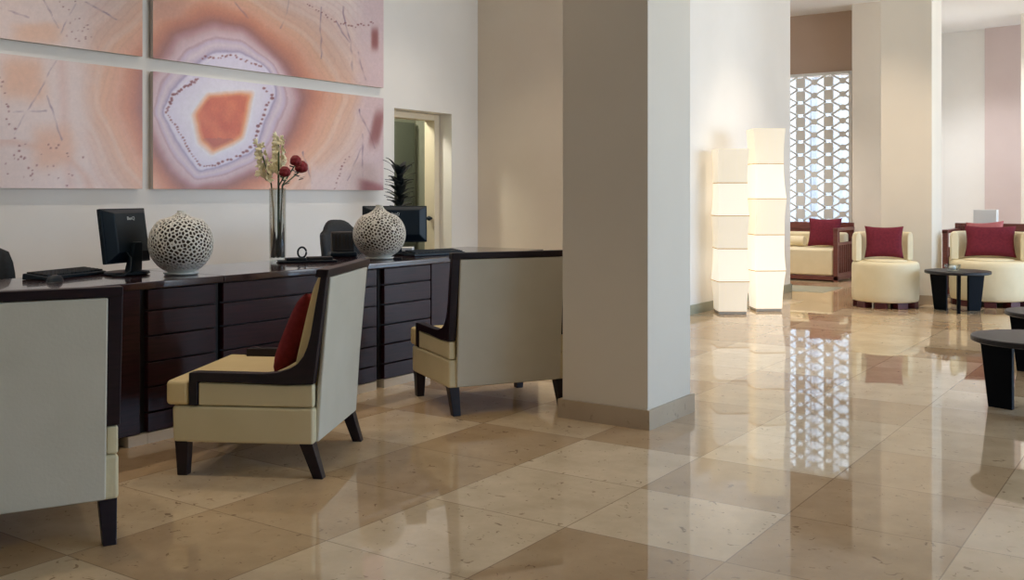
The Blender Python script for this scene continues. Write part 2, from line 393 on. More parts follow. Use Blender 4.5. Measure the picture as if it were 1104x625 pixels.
# lattice screen
def lattice():
    t = thing('lattice_screen', 'grey geometric lattice screen of squares and circles over bright window', 'screen', (0, LY-.02, 0))
    b = bmesh.new()
    cxs = []; x = -4.45
    while x > xa: cxs.append(x); x -= .427
    pit = .2; rows = int((z1-z0)/pit)+1
    def bar(p, q, w=.013):
        d = Vector((q[0]-p[0], q[1]-p[1])); L = d.length; a = math.atan2(d.y, d.x)
        m = Matrix.Translation((p[0], 0, p[1])) @ Matrix.Rotation(-a, 4, 'Y')
        box(b, 0, L, -.012, .012, -w, w, m)
    for cx_ in cxs:
        for r in range(-1, rows+1):
            z = z0+.02+r*pit
            def inside(p): return z0 <= p[1] <= z1 and xa <= p[0] <= xb
            if z0 < z < z1:
                n = 14
                prism(b, [(cx_+.046*math.cos(2*PI*k/n), z+.046*math.sin(2*PI*k/n)) for k in range(n)], 'y', -.016, .016)
            for sx in (-1, 1):
                for sz in (-1, 1):
                    p = (cx_, z); q = (cx_+sx*.17, z+sz*.1)
                    if q[0] > xb: q = (xb, z+sz*.1*(xb-cx_)/.17)
                    if inside(p) and inside(q): bar(p, q)
        for r in range(rows):
            z = z0+.02+(r)*pit
            px_ = cx_-.2135
            if z-.08 > z0 and z+.08 < z1 and px_ > xa+.07:
                w, h, c = .070, .076, .018
                prism(b, [(px_-w, z-h+c),(px_-w+c, z-h),(px_+w-c, z-h),(px_+w, z-h+c),(px_+w, z+h-c),(px_+w-c, z+h),(px_-w+c, z+h),(px_-w, z+h-c)], 'y', -.014, .014)
    obj('lattice', b, M['screenmetal'], t)
    b = bmesh.new()
    box(b, xa-.03, xa+.02, -.018, .02, z0-.03, z1+.03); box(b, xb-.01, xb+.03, -.018, .02, z0-.03, z1+.03)
    box(b, xa, xb, -.018, .02, z1-.01, z1+.03); box(b, xa, xb, -.018, .02, z0-.03, z0+.02)
    obj('frame', b, M['screenmetal'], t)
lattice()

# ------------------------------------------------------------------ agate wall panels
def pix(X, Y, Z):
    d = -X*math.sin(YAW)*1 + Y*math.cos(YAW) if False else X*(-math.sin(YAW))+Y*math.cos(YAW)
    l = X*math.cos(YAW)+Y*math.sin(YAW)
    return 552+1089*l/d, 210+1089*(H-Z)/d
def polyR(poly, cx_, cy_):
    P = [(x-cx_, y-cy_) for x, y in poly]
    def R(a):
        dx, dy = math.cos(a), math.sin(a); best = None
        for (x1, y1), (x2, y2) in zip(P, P[1:]+P[:1]):
            ex, ey = x2-x1, y2-y1; den = dx*ey-dy*ex
            if abs(den) < 1e-9: continue
            t = (x1*ey-y1*ex)/den; s = (x1*dy-y1*dx)/den
            if t > 0 and -1e-6 <= s <= 1+1e-6 and (best is None or t < best): best = t
        return best or 50
    tab = [R(2*PI*i/360) for i in range(360)]
    sm = [sum(tab[(i+k) % 360] for k in range(-4, 5))/9 for i in range(360)]
    def f(a):
        x = (a % (2*PI))/(2*PI)*360; i = int(x); t = x-i
        return sm[i % 360]*(1-t)+sm[(i+1) % 360]*t
    return f
S = 2.629
acx, acy = 630/S, 335/S
def sc_(l): return [(x/S, y/S) for x, y in l]
R_core = polyR(sc_([(548,325),(590,268),(716,262),(690,385),(660,405),(600,432),(565,400)]), acx, acy)
R_ring = polyR(sc_([(472,318),(492,268),(540,222),(600,165),(680,158),(750,192),(775,262),(738,345),(720,415),(640,458),(565,478),(530,420)]), acx, acy)
R_lil = polyR(sc_([(410,320),(425,215),(500,100),(610,66),(700,85),(790,170),(858,275),(800,400),(740,478),(640,520),(540,535),(470,470),(430,380)]), acx, acy)
R_org = polyR(sc_([(300,300),(330,150),(430,40),(580,-30),(720,20),(860,120),(960,270),(900,400),(800,520),(650,610),(480,600),(380,470)]), acx, acy)
def mixc(a, b_, t):
    t = max(0, min(1, t)); return tuple(a[i]+(b_[i]-a[i])*t for i in range(3))
def ramp(t, stops):
    if t <= stops[0][0]: return stops[0][1]
    for (a, ca), (b_, cb) in zip(stops, stops[1:]):
        if t <= b_: return mixc(ca, cb, (t-a)/(b_-a))
    return stops[-1][1]
def segd(px_, py_, x1, y1, x2, y2):
    dx, dy = x2-x1, y2-y1; t = max(0, min(1, ((px_-x1)*dx+(py_-y1)*dy)/(dx*dx+dy*dy+1e-9)))
    return math.hypot(px_-x1-t*dx, py_-y1-t*dy)
cracks = sc_([(215,10),(160,120), (165,165),(40,380), (120,0),(165,80), (40,320),(130,312), (130,270),(175,395), (0,22),(80,48), (820,0),(795,80),
    (908,20),(910,165), (975,20),(1000,200), (1010,150),(1035,225), (1025,380),(1030,500), (1022,420),(985,510), (860,430),(885,520), (660,0),(700,50), (1020,310),(1060,420), (955,60),(985,120), (240,5),(330,55)])
cracks = list(zip(cracks[0::2], cracks[1::2]))
def dots_along(poly, n, jit, sz, rnd):
    out = []
    L = [math.hypot(x2-x1, y2-y1) for (x1, y1), (x2, y2) in zip(poly, poly[1:])]; T = sum(L)
    for i in range(n):
        s = T*i/n; k = 0
        while s > L[k]: s -= L[k]; k += 1
        (x1, y1), (x2, y2) = poly[k], poly[k+1]; t = s/L[k]
        out.append((x1+(x2-x1)*t+rnd.uniform(-jit, jit), y1+(y2-y1)*t+rnd.uniform(-jit, jit), rnd.uniform(.6, 1.2)*sz))
    return out
rd = random.Random(3)
ringp = sc_([(472,318),(492,268),(540,235),(565,222)]); dots = dots_along(ringp, 22, 1.2, 1.6, rd)
dots += dots_along(sc_([(475,325),(500,360),(535,425),(570,472),(620,468)]), 26, .8, 1.1, rd)
dots += dots_along(sc_([(620,465),(690,435),(722,410),(738,340),(772,270),(740,240)]), 24, 1.2, 1.8, rd)
dots += dots_along(sc_([(575,162),(660,160),(750,190)]), 22, 1.8, 1.2, rd)
dots += dots_along(sc_([(955,62),(1010,75),(1065,62)]), 14, 1.5, .9, rd) + dots_along(sc_([(870,10),(955,65)]), 10, 1, .8, rd)
dots += dots_along(sc_([(5,215),(15,290),(45,400),(70,460),(100,520)]), 18, 4, 1.2, rd) + dots_along(sc_([(945,530),(990,430)]), 10, 2, .9, rd)
dots += [(rd.uniform(2, 95), rd.uniform(150, 202), rd.uniform(.5, 1.2)) for _ in range(26)]
dots += [(rd.uniform(60, 100), rd.uniform(0, 45), rd.uniform(.4, .9)) for _ in range(20)]
ORG = (226,122,82); ORG2 = (206,92,62); WHI = (236,232,244); LIL = (206,186,208); MAU = (188,142,152); BRN = (196,128,106); PEA = (232,182,154); PNK = (230,204,198); PALE = (236,220,218)
blobs = [(66/S, 225/S, 24, 24, (232,184,156)), (150/S, 415/S, 22, 24, (230,182,156)), (110/S, 95/S, 26, 12, (232,190,166)), (480/S, 20/S, 20, 14, (214,160,140))]
def wob(u, v, f, k): return noise.noise(Vector((u*f, v*f, k)))
def agate(u, v):
    nv, nv2 = wob(u,v,.03,0)*2.4+wob(u,v,.11,3)*.9, wob(u,v,.03,5)*2.4+wob(u,v,.11,8)*.9
    dx, dy = u+nv-acx, v+nv2-acy
    a = math.atan2(dy, dx); r = math.hypot(dx, dy)
    rc, rr, rl, ro = R_core(a), R_ring(a), R_lil(a), R_org(a)
    streak = wob(u,v,.5,7)*.5+wob(u,v,1.3,11)*.35
    if r < rc*1.15:
        base = mixc(ORG2, ORG, .55+.9*wob(u,v,.07,2)+.25*streak)
        if v > acy+22+4*wob(u,v,.1,4): base = mixc(base, (176,96,84), .5)
        col = mixc(mixc(base, (240,170,120), (r/rc-.80)/.16), WHI, (r/rc-.92)/.2)
    elif r < rr:
        t = (r-rc)/(rr-rc); col = mixc(WHI, (222,214,236), t+.3*streak)
    elif r < rl:
        t = (r-rr)/(rl-rr)+.03*streak
        col = ramp(t, [(0,(232,226,240)),(.10,(222,214,234)),(.16,(172,158,190)),(.24,(204,186,206)),(.36,(222,206,216)),(.50,LIL),(.58,(194,160,172)),(.64,(216,190,198)),(.78,(206,174,182)),(.90,(192,148,152)),(1,(176,128,128))])
    else:
        t = (r-rl)/max(1, ro-rl)+.04*streak
        col = ramp(t, [(0,(176,128,128)),(.10,(168,112,104)),(.30,BRN),(.52,(216,148,120)),(.80,(230,172,146)),(1.1,PEA),(1.7,(226,190,174)),(2.3,PNK),(3.2,PALE)])
        # thin growth lines running with the bands
        ln = math.sin(t*34+3*wob(u,v,.02,1)); ln2 = math.sin(t*11+2*wob(u,v,.015,6))
        if t > .5:
            col = mixc(col, (190,136,128), .30*max(0, ln-.55)*min(1,(t-.5)*2))
            col = mixc(col, (242,222,214), .40*max(0, ln2-.2)*min(1,(t-.7)*2) if t > .7 else 0)
    if u < 150 and r > rl:
        w = max(0, min(1, (104-u+nv*2.5)/22)); col = mixc(col, (232,212,208), w)
        bd = abs(u-(64+.10*(v-60)+5*wob(u,v,.02,21)))
        if v > 60 and bd < 9: col = mixc(col, (216,176,168), .45*(1-bd/9))
        d2 = abs(math.hypot(u-20, v-240)-(86+6*wob(u,v,.03,22)))
        if v > 150 and d2 < 7: col = mixc(col, (218,172,156), .5*(1-d2/7))
    if r > rl:
        for bx, by, sx, sy, bc in blobs:
            g = math.exp(-((u-bx+nv*1.5)/sx)**4-((v-by+nv2*1.5)/sy)**4); col = mixc(col, bc, .9*g)
        if u > 378: col = mixc(col, (216,192,200), max(0, min(.75, (u-378+nv*3+10*wob(u,v,.05,9))/30)))
        if v > 175 and u > 335: col = mixc(col, (226,206,208), max(0, min(.6, (v-172+8*wob(u,v,.05,19))/26)))
    for ci, (p, q) in enumerate(cracks):
        if abs(u-p[0]) < 90 and abs(v-p[1]) < 130:
            d = segd(u+nv*1.1, v+nv2*.6, p[0], p[1], q[0], q[1]); wd = .55+.6*wob(u,v,.15,ci)
            if d < wd+.6: col = mixc(col, (134,104,128), max(0,.40+.8*wob(u,v,.09,ci+30))*min(1, (wd+.6-d)))
    for x, y, sz in dots:
        if abs(u-x) < 3.5 and abs(v-y) < 3.5:
            d = math.hypot((u-x)*.75, (v-y))+.5*wob(u,v,.9,33)
            if d < sz*.75+.5: col = mixc(col, (122,54,58), .85*min(1, sz*.75+.5-d))
    g = math.exp(-((u-406+.2*(v-138))/6)**4-((v-138)/19)**4); col = mixc(col, (150,92,92), .85*g)
    g = math.exp(-((u-402)/15)**4-((v-204+.3*(402-u))/8)**4); col = mixc(col, (160,92,104), .75*g)
    g = math.exp(-((u-404)/4)**4-((v-42)/12)**4); col = mixc(col, (146,84,84), .85*g)
    return tuple(max(0, min(255, c*(1+.035*streak))) for c in col)

def agate_mat():
    m, nt, bs = new_mat('printed_agate')
    at = N(nt, 'ShaderNodeVertexColor', layer_name='pattern')
    tc = N(nt, 'ShaderNodeTexCoord'); no = N(nt, 'ShaderNodeTexNoise'); no.inputs['Scale'].default_value = 30; no.inputs['Detail'].default_value = 5
    nt.links.new(tc.outputs['Object'], no.inputs['Vector'])
    cr = N(nt, 'ShaderNodeValToRGB'); cr.color_ramp.elements[0].color = (.955,.95,.955,1); cr.color_ramp.elements[1].color = (1.03,1.03,1.03,1)
    cr.color_ramp.elements[0].position = .3; cr.color_ramp.elements[1].position = .7
    nt.links.new(no.outputs['Fac'], cr.inputs['Fac'])
    mu = N(nt, 'ShaderNodeMixRGB', blend_type='MULTIPLY'); mu.inputs['Fac'].default_value = 1
    nt.links.new(at.outputs['Color'], mu.inputs['Color1']); nt.links.new(cr.outputs['Color'], mu.inputs['Color2'])
    nt.links.new(mu.outputs['Color'], bs.inputs['Base Color'])
    bs.inputs['Roughness'].default_value = .35
    return m
M['agate'] = agate_mat()
M['paneledge'] = mat('panel_edge', (196,186,178), None, 3, .6)
AX = WX+.045
def panel(y0, y1, za, zb, label):
    t = thing('agate_wall_panel', label, 'picture', (WX, (y0+y1)/2, za), 0, 'agate panels on the reception wall')
    yc = (y0+y1)/2
    st = .0072; ny = int((y1-y0)/st); nz = int((zb-za)/st)
    b = bmesh.new(); lay = b.verts.layers.float_color.new('pattern')
    grid = []
    for j in range(nz+1):
        row = []
        for i in range(ny+1):
            Y = y0+(y1-y0)*i/ny; Z = za+(zb-za)*j/nz
            v = b.verts.new((.046, Y-yc, Z-za)); u_, v_ = pix(AX, Y, Z)
            v[lay] = lin(agate(u_, v_))+(1,)
            row.append(v)
        grid.append(row)
    for j in range(nz):
        for i in range(ny): b.faces.new((grid[j][i], grid[j][i+1], grid[j+1][i+1], grid[j+1][i]))
    obj('printed_face', b, M['agate'], t)
    b = bmesh.new(); box(b, .012, .0455, y0-yc, y1-yc, 0, zb-za); obj('panel_body', b, M['paneledge'], t)
    b = bmesh.new(); 
    for s in (-1, 1): box(b, .0, .012, s*.8-.05, s*.8+.05, .2, zb-za-.1)
    obj('mounting_batten', b, M['plinth'], t)
panel(4.772, 7.375, 1.245, 2.135, 'agate print panel below right with orange core in white hexagon')
panel(2.08, 4.680, 1.245, 2.135, 'pale pink agate print panel left of the orange core, in lower row')
panel(4.772, 7.375, 2.235, 3.12, 'upper agate print panel showing the top of the mauve rings')
panel(2.08, 4.680, 2.235, 3.12, 'upper left agate print panel with pale pink streaks above the monitor')

# ------------------------------------------------------------------ reception desk
DX0, DX1 = -4.90, -4.20      # back, front
TOP = .782
def front_local(bm, x0, x1, y0, y1, za, zb): box(bm, x0, x1, y0, y1, za, zb)
def desk_unit(y0, y1, label, banks, panels, slots):
    """banks: (ya, yb) drawer stacks; panels: (ya, yb, recess); slots: dark uprights"""
    t = thing('reception_cabinet', label, 'cabinet', (DX1, y0, 0), 0, 'cabinets of the reception desk')
    b = bmesh.new(); box(b, -.66, -.03, .003, y1-y0-.003, .052, TOP-.037); obj('body', b, M['gap'], t)
    zs = [.052, .148, .27, .392, .517, .640, TOP-.037]
    for (ya, yb) in banks:
        for za, zb in zip(zs, zs[1:]):
            b = bmesh.new(); box(b, -.03, 0, ya-y0, yb-y0, za+.004, zb-.004)
            obj('drawer', b, M['wood'], t, bevel=.003)
        b = bmesh.new(); box(b, -.55, -.002, ya-y0, yb-y0, 0, .052); obj('plinth', b, M['plinth'], t)
    for (ya, yb, rec) in panels:
        if yb-ya < .2:
            b = bmesh.new(); box(b, -.55, -.004, yb-y0-.07, yb-y0+.034, 0, .05); obj('plinth', b, M['plinth'], t)
        b = bmesh.new(); box(b, -.03-rec, -rec, ya-y0, yb-y0, .052 if yb-ya < .2 else 0, TOP-.037); obj('front_panel', b, M['wood'], t, bevel=.003)
    return t
desk_unit(1.0, 2.84, 'dark wood desk cabinet behind the nearest cream chair', [(1.0, 1.8)], [(1.84, 2.84, .012)], [])
desk_unit(2.845, 3.478, 'dark wood drawer cabinet directly below the left round vase', [(3.03, 3.435)], [(2.85, 2.995, .012)], [])
desk_unit(3.482, 4.70, 'wide dark wood cabinet behind the chair with the red pillow', [(3.485, 4.665)], [], [])
desk_unit(4.705, 6.52, 'dark wood drawer cabinet beside the chair near the pillar', [(4.735, 5.19)], [(5.215, 6.52, .012)], [])
def worktop(y0, y1, label):
    b = bmesh.new(); box(b, -.72, .012, 0, y1-y0, -.035, 0)
    o = obj('desk_worktop', b, M['woodtop'], bevel=.004, loc=(DX1, y0, TOP))
    tag(o, label, 'worktop', 'worktops of the reception desk')
worktop(1.0, 3.478, 'glossy dark worktop carrying the left monitor and keyboard')
worktop(3.482, 6.55, 'glossy dark worktop carrying the flower vase and right monitor')

# ------------------------------------------------------------------ reception chairs
def chair(loc, rz, label):
    t = thing('reception_chair', label, 'chair', loc, rz, 'cream chairs at the reception desk')
    W = .36
    # upholstered base
    b = bmesh.new(); hexa(b, [(-W,-.318,.145),(W,-.318,.145),(W,.298,.145),(-W,.298,.145)], [(-W,-.318,.30),(W,-.318,.30),(W,.302,.30),(-W,.302,.30)])
    obj('base', b, M['leather'], t, bevel=.014, seg=3)
    # T shaped seat cushion, crowned
    b = bmesh.new()
    prism(b, [(-.315,-.2),(.315,-.2),(.315,.228),(W+.004,.228),(W+.004,.328),(-W-.004,.328),(-W-.004,.228),(-.315,.228)], 'z', .303, .408)
    obj('seat_cushion', b, M['leather_y'], t, bevel=.018, seg=3)
    for s in (-1, 1):
        xa_, xb_ = (.317, W-.002) if s > 0 else (-W+.002, -.317)
        b = bmesh.new(); prism(b, [(-.316,.303),(.186,.303),(.186,.402),(-.20,.395),(-.316,.40)], 'x', xa_, xb_)
        obj('side_panel', b, M['leather'], t, bevel=.008)
        # wooden arm running up into the back post
        b = bmesh.new()
        xa_, xb_ = (.316, W+.004) if s > 0 else (-W-.004, -.316)
        prof = [(.188,.303),(.226,.303),(.226,.442),(.19,.446),(-.10,.444),(-.165,.450),(-.215,.466),(-.25,.488),(-.275,.52),(-.292,.56),(-.306,.61),(-.328,.74),(-.356,.885),
                (-.382,.885),(-.358,.70),(-.334,.52),(-.318,.402),(-.20,.397),(-.12,.399),(-.02,.404),(.188,.404)]
        prism(b, prof, 'x', xa_, xb_)
        obj('arm_frame', b, M['frame'], t, bevel=.004)
    # inner back cushion
    b = bmesh.new()
    prism(b, [(-.21,.41),(-.238,.54),(-.276,.70),(-.302,.80),(-.322,.845),(-.338,.858),(-.345,.85),(-.32,.70),(-.28,.41)], 'x', -.312, .312)
    obj('backrest', b, M['leather_y'], t, bevel=.015, seg=3)
    # outer back panel between the posts
    b = bmesh.new(); prism(b, [(-.308,.15),(-.322,.40),(-.366,.85),(-.383,.85),(-.345,.42),(-.328,.15)], 'x', -.316, .316)
    obj('back_panel', b, M['leather_shade'], t, bevel=.006)
    b = bmesh.new(); hexa(b, [(-W-.004,-.380,.852),(W+.004,-.380,.852),(W+.004,-.325,.852),(-W-.004,-.325,.852)], [(-W-.004,-.386,.887),(W+.004,-.386,.887),(W+.004,-.332,.887),(-W-.004,-.332,.887)])
    obj('top_rail', b, M['frame'], t, bevel=.004)
    for sx in (-1, 1):
        b = bmesh.new(); x = sx*.325
        hexa(b, [(x-.022,.240,0),(x+.022,.240,0),(x+.022,.284,0),(x-.022,.284,0)], [(x-.03,.234,.15),(x+.03,.234,.15),(x+.03,.292,.15),(x-.03,.292,.15)])
        obj('leg', b, M['frame'], t, bevel=.003)
        b = bmesh.new()
        hexa(b, [(x-.022,-.356,0),(x+.022,-.356,0),(x+.022,-.312,0),(x-.022,-.312,0)], [(x-.03,-.312,.15),(x+.03,-.312,.15),(x+.03,-.254,.15),(x-.03,-.254,.15)])
        obj('leg', b, M['frame'], t, bevel=.003)
    return t
ch2 = chair((-3.543,3.201,0), facing(-.878,-.479), 'cream leather reception chair with a dark red pillow on its seat')
dup(ch2, (-3.472,4.814,0), facing(-.855,.519), 'cream leather reception chair standing beside the square pillar')
dup(ch2, (-3.548,1.938,0), facing(-.90,.436), 'nearest cream leather reception chair, back turned, cut off by photo edge')

# pillows
def pillow_bm(w, h, t, n=18):
    b = bmesh.new(); G = {}
    for s in (1, -1):
        for i in range(n+1):
            for j in range(n+1):
                u, v = -1+2*i/n, -1+2*j/n
                edge = i in (0, n) or j in (0, n)
                if s == -1 and edge: G[s,i,j] = G[1,i,j]; continue
                pinch = 1-.10*(1-u*u)*(abs(v)**3) ; pinch2 = 1-.10*(1-v*v)*(abs(u)**3)
                th = t/2*((1-u**4)*(1-v**4))**.6
                G[s,i,j] = b.verts.new((w/2*u*pinch2, s*th, h/2*v*pinch))
        for i in range(n):
            for j in range(n):
                f = (G[s,i,j], G[s,i+1,j], G[s,i+1,j+1], G[s,i,j+1])
                b.faces.new(f if s < 0 else f[::-1])
    return b
def pillow(name, label, cat, w, h, t, m, loc, rot):
    o = obj(name, pillow_bm(w, h, t), m, smooth=True)
    o.rotation_mode = 'XYZ'
    o.location = loc; o.rotation_euler = rot
    return tag(o, label, cat)
# on chair: local (0, -.02, .43) leaning on the back
a2 = facing(-.878,-.479); f2 = Vector((-.878,-.479,0)); 
pc = Vector((-3.535,3.187,0))+f2*(-.165)
pillow('throw_pillow', 'dark red pillow leaning on the back of the middle reception chair', 'pillow', .39, .385, .10, M['red'], (pc.x, pc.y, .593), (math.radians(23), 0, a2))

# ------------------------------------------------------------------ objects on the desk
def monitor(loc, rz, w, h, zb, tilt, label, stand_dark=True):
    """local +Y = back side (seen from the lobby)"""
    t = thing('computer_monitor', label, 'monitor', loc, rz, 'monitors on the reception desk')
    R_ = Matrix.Translation((0,0,zb)) @ Matrix.Rotation(tilt, 4, 'X')
    b = bmesh.new(); box(b, -w/2, w/2, -.012, .012, 0, h, R_); obj('bezel', b, M['plastic'], t, bevel=.004)
    b = bmesh.new(); box(b, -w/2+.012, w/2-.012, -.0135, -.011, .014, h-.012, R_); obj('screen', b, M['screen'], t)
    b = bmesh.new()
    bt = [(-w/2+.004,.012,.004),(w/2-.004,.012,.004),(w/2-.004,.012,h-.004),(-w/2+.004,.012,h-.004)]
    tp = [(-w/2+.055,.055,.05),(w/2-.055,.055,.05),(w/2-.055,.052,h-.03),(-w/2+.055,.052,h-.03)]
    hexa(b, [R_ @ Vector(p) for p in bt], [R_ @ Vector(p) for p in tp]); obj('back_shell', b, M['plastic'], t, bevel=.006)
    b = bmesh.new(); hexa(b, [(-.05,.02,.018),(.05,.02,.018),(.045,.06,.018),(-.045,.06,.018)], [(-.032,.05,zb+.11),(.032,.05,zb+.11),(.032,.075,zb+.11),(-.032,.075,zb+.11)])
    obj('stand_neck', b, M['plastic'], t, bevel=.006)
    b = bmesh.new(); lathe(b, [(.10,0),(.115,.006),(.11,.016),(.06,.022)], 28); obj('stand_base', b, M['plastic'], t, smooth=False)
    cu = bpy.data.curves.new('logo', 'FONT'); cu.body = 'BenQ'; cu.size = .025; cu.extrude = .0006; cu.align_x = 'CENTER'
    o = bpy.data.objects.new('logo', cu); C.objects.link(o); o.parent = t; cu.materials.append(M['logo'])
    o.matrix_local = R_ @ Matrix.Translation((0,.055,h-.066)) @ Matrix.Rotation(PI, 4, 'Z') @ Matrix.Rotation(PI/2, 4, 'X')
    bpy.context.view_layer.update()
    me = bpy.data.meshes.new_from_object(o.evaluated_get(bpy.context.evaluated_depsgraph_get())); mw = o.matrix_local.copy(); bpy.data.objects.remove(o)
    o = bpy.data.objects.new('logo', me); C.objects.link(o); o.parent = t; o.matrix_local = mw
    o['label'] = 'pale lettering on the monitor back'
    b = bmesh.new(); tube(b, [(.07,.05,zb+.06),(.075,.085,zb+.03),(.095,.10,.03),(.13,.09,.006),(.19,.06,.005)], .004, 6); obj('cable', b, M['plastic'], t, smooth=True)
    return t
def place(x, y): return (x, y, TOP+.001)
monitor(place(-4.66,3.235), facing(.96,.28), .345, .285, .062, math.radians(8), 'black square computer monitor beside the left round vase')
monitor(place(-4.68,5.385), facing(.72,-.69), .45, .255, .085, math.radians(3), 'black wide computer monitor with pale logo behind right round vase')

def keyboard(loc, rz, label):
    t = thing('keyboard', label, 'keyboard', loc, rz, 'keyboards on the reception desk')
    b = bmesh.new(); hexa(b, [(-.22,-.075,0),(.22,-.075,0),(.22,.075,0),(-.22,.075,0)], [(-.218,-.073,.016),(.218,-.073,.016),(.218,.073,.03),(-.218,.073,.03)]); obj('body', b, M['plastic'], t, bevel=.004)
    b = bmesh.new()
    for r in range(5):
        for k in range(14):
            x = -.2+k*.0292; y = -.058+r*.025; z = .019+(y+.073)/.146*.014
            box(b, x, x+.025, y, y+.021, z-.004, z+.006)
    obj('keys', b, M['chairfab'], t)
keyboard(place(-4.79,2.97), math.radians(108), 'black keyboard lying left of the square monitor')
keyboard(place(-4.42,5.50), facing(-.95,.25), 'black keyboard lying in front of the wide monitor')
b = bmesh.new(); bmesh.ops.create_uvsphere(b, u_segments=16, v_segments=10, radius=1, matrix=Matrix.Diagonal((.032,.055,.034,1)))
bmesh.ops.bisect_plane(b, geom=b.verts[:]+b.edges[:]+b.faces[:], plane_co=(0,0,0), plane_no=(0,0,1), clear_inner=True)
bmesh.ops.contextual_create(b, geom=[e for e in b.edges if e.is_boundary])
t = thing('computer_mouse', 'black mouse lying at the left end of the keyboard near photo edge', 'mouse', place(-4.56,2.77), .5)
obj('shell', b, M['plastic'], t, smooth=True)
b = bmesh.new(); tube(b, [(-.004,.03,.031),(.004,.03,.031)], .007, 10); obj('scroll_wheel', b, M['chairfab'], t)

# perforated round vases
def vase(loc, R_, Hh, label, seed, neck, body):
    t = thing('perforated_vase', label, 'vase', loc, seed, 'white perforated vases on the desk')
    rnd = random.Random(seed)
    def prof(lat):   # lat -1 bottom .. 1 top -> (r, z); round body drawn up into a narrow neck
        lat = max(-1, min(1, lat))
        if lat < .76:
            r = math.sqrt(1-lat*lat); z = (lat+1)/2*body/.94
        else:
            k = (lat-.76)/.24; r0 = math.sqrt(1-.76**2); z0_ = .88*body/.94
            r = neck+(r0-neck)*(1-k)**1.35; z = z0_+(1-z0_)*(.55*k+.45*k**3)
        if lat < -.93: r = r*.9+.1*R_
        return R_*max(r, .01), Hh*z
    ico = bmesh.new(); NP = 820
    for i in range(NP):
        zz = 1-2*(i+.5)/NP; a = i*2.399963
        p = Vector((math.sqrt(1-zz*zz)*math.cos(a), math.sqrt(1-zz*zz)*math.sin(a), zz))
        p = (p+Vector((rnd.uniform(-1,1), rnd.uniform(-1,1), rnd.uniform(-1,1)))*.042).normalized()
        ico.verts.new(p)
    bmesh.ops.convex_hull(ico, input=ico.verts[:])
    bmesh.ops.triangulate(ico, faces=ico.faces[:])
    ico.verts.index_update(); ico.faces.index_update()
    b = bmesh.new(); fc = {}
    for f in ico.faces:
        p1, p2, p3 = [v.co for v in f.verts]
        c = (p2-p1).cross(p3-p1).normalized()
        if c.dot(p1) < 0: c = -c
        fc[f.index] = c
    cells = []
    ico.verts.ensure_lookup_table()
    def tomesh(c):
        a = math.atan2(c.y, c.x); r, z = prof(c.z); return Vector((r*math.cos(a), r*math.sin(a), z))
    vmap = {}
    def vv(i):
        if i not in vmap: vmap[i] = b.verts.new(tomesh(fc[i]))
        return vmap[i]
    # merge pairs of cells now and then for uneven holes
    for v in ico.verts:
        fs = [f for f in v.link_faces]
        n = v.co.normalized(); u = n.orthogonal().normalized(); w = n.cross(u)
        fs.sort(key=lambda f: math.atan2((f.calc_center_median()-v.co).dot(w), (f.calc_center_median()-v.co).dot(u)))
        P = [vv(f.index) for f in fs]
        if len(set(P)) < 3: continue
        cen = sum((fc[f.index] for f in fs), Vector())/len(fs)
        if cen.z < -.80 or cen.z > .975:
            try: b.faces.new(P)
            except ValueError: pass
            continue
        k = rnd.uniform(.60, .80)
        if cen.z < -.6: k *= .6
        if rnd.random() < .06: k = .25
        off = Vector((rnd.uniform(-1,1), rnd.uniform(-1,1), rnd.uniform(-1,1)))*.006
        I = [b.verts.new(tomesh((cen+(fc[f.index]-cen)*k+off).normalized())) for f in fs]
        m_ = len(P)
        for i in range(m_): b.faces.new((P[i], P[(i+1) % m_], I[(i+1) % m_], I[i]))
    ico.free()
    o = obj('shell', b, M['ceramic'], t, smooth=True)
    so = o.modifiers.new('Solid', 'SOLIDIFY'); so.thickness = .004; so.offset = -1
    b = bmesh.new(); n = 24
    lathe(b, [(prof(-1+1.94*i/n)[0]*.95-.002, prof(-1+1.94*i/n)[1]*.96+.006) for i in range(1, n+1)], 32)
    o = obj('lining', b, M['inner'], t, smooth=True)  # added dark liner so the holes read as shaded
    b = bmesh.new(); lathe(b, [(R_*.34,0),(R_*.5,.001),(R_*.56,.012),(R_*.45,.014)], 32); obj('foot', b, M['ceramic'], t, smooth=True)
    b = bmesh.new(); nr = R_*(neck+.02); lathe(b, [(nr*1.0,Hh*.955),(nr,Hh*.99),(nr*1.15,Hh),(nr*.8,Hh*1.0),(nr*.75,Hh*.97)], 20, cap=False); obj('neck', b, M['ceramic'], t, smooth=True)
vase(place(-4.42,3.39), .166, .335, 'white perforated round vase beside the square monitor', 1, .10, .92)
vase(place(-4.43,4.945), .172, .352, 'white perforated round vase in front of the wide monitor', 2, .12, .86)

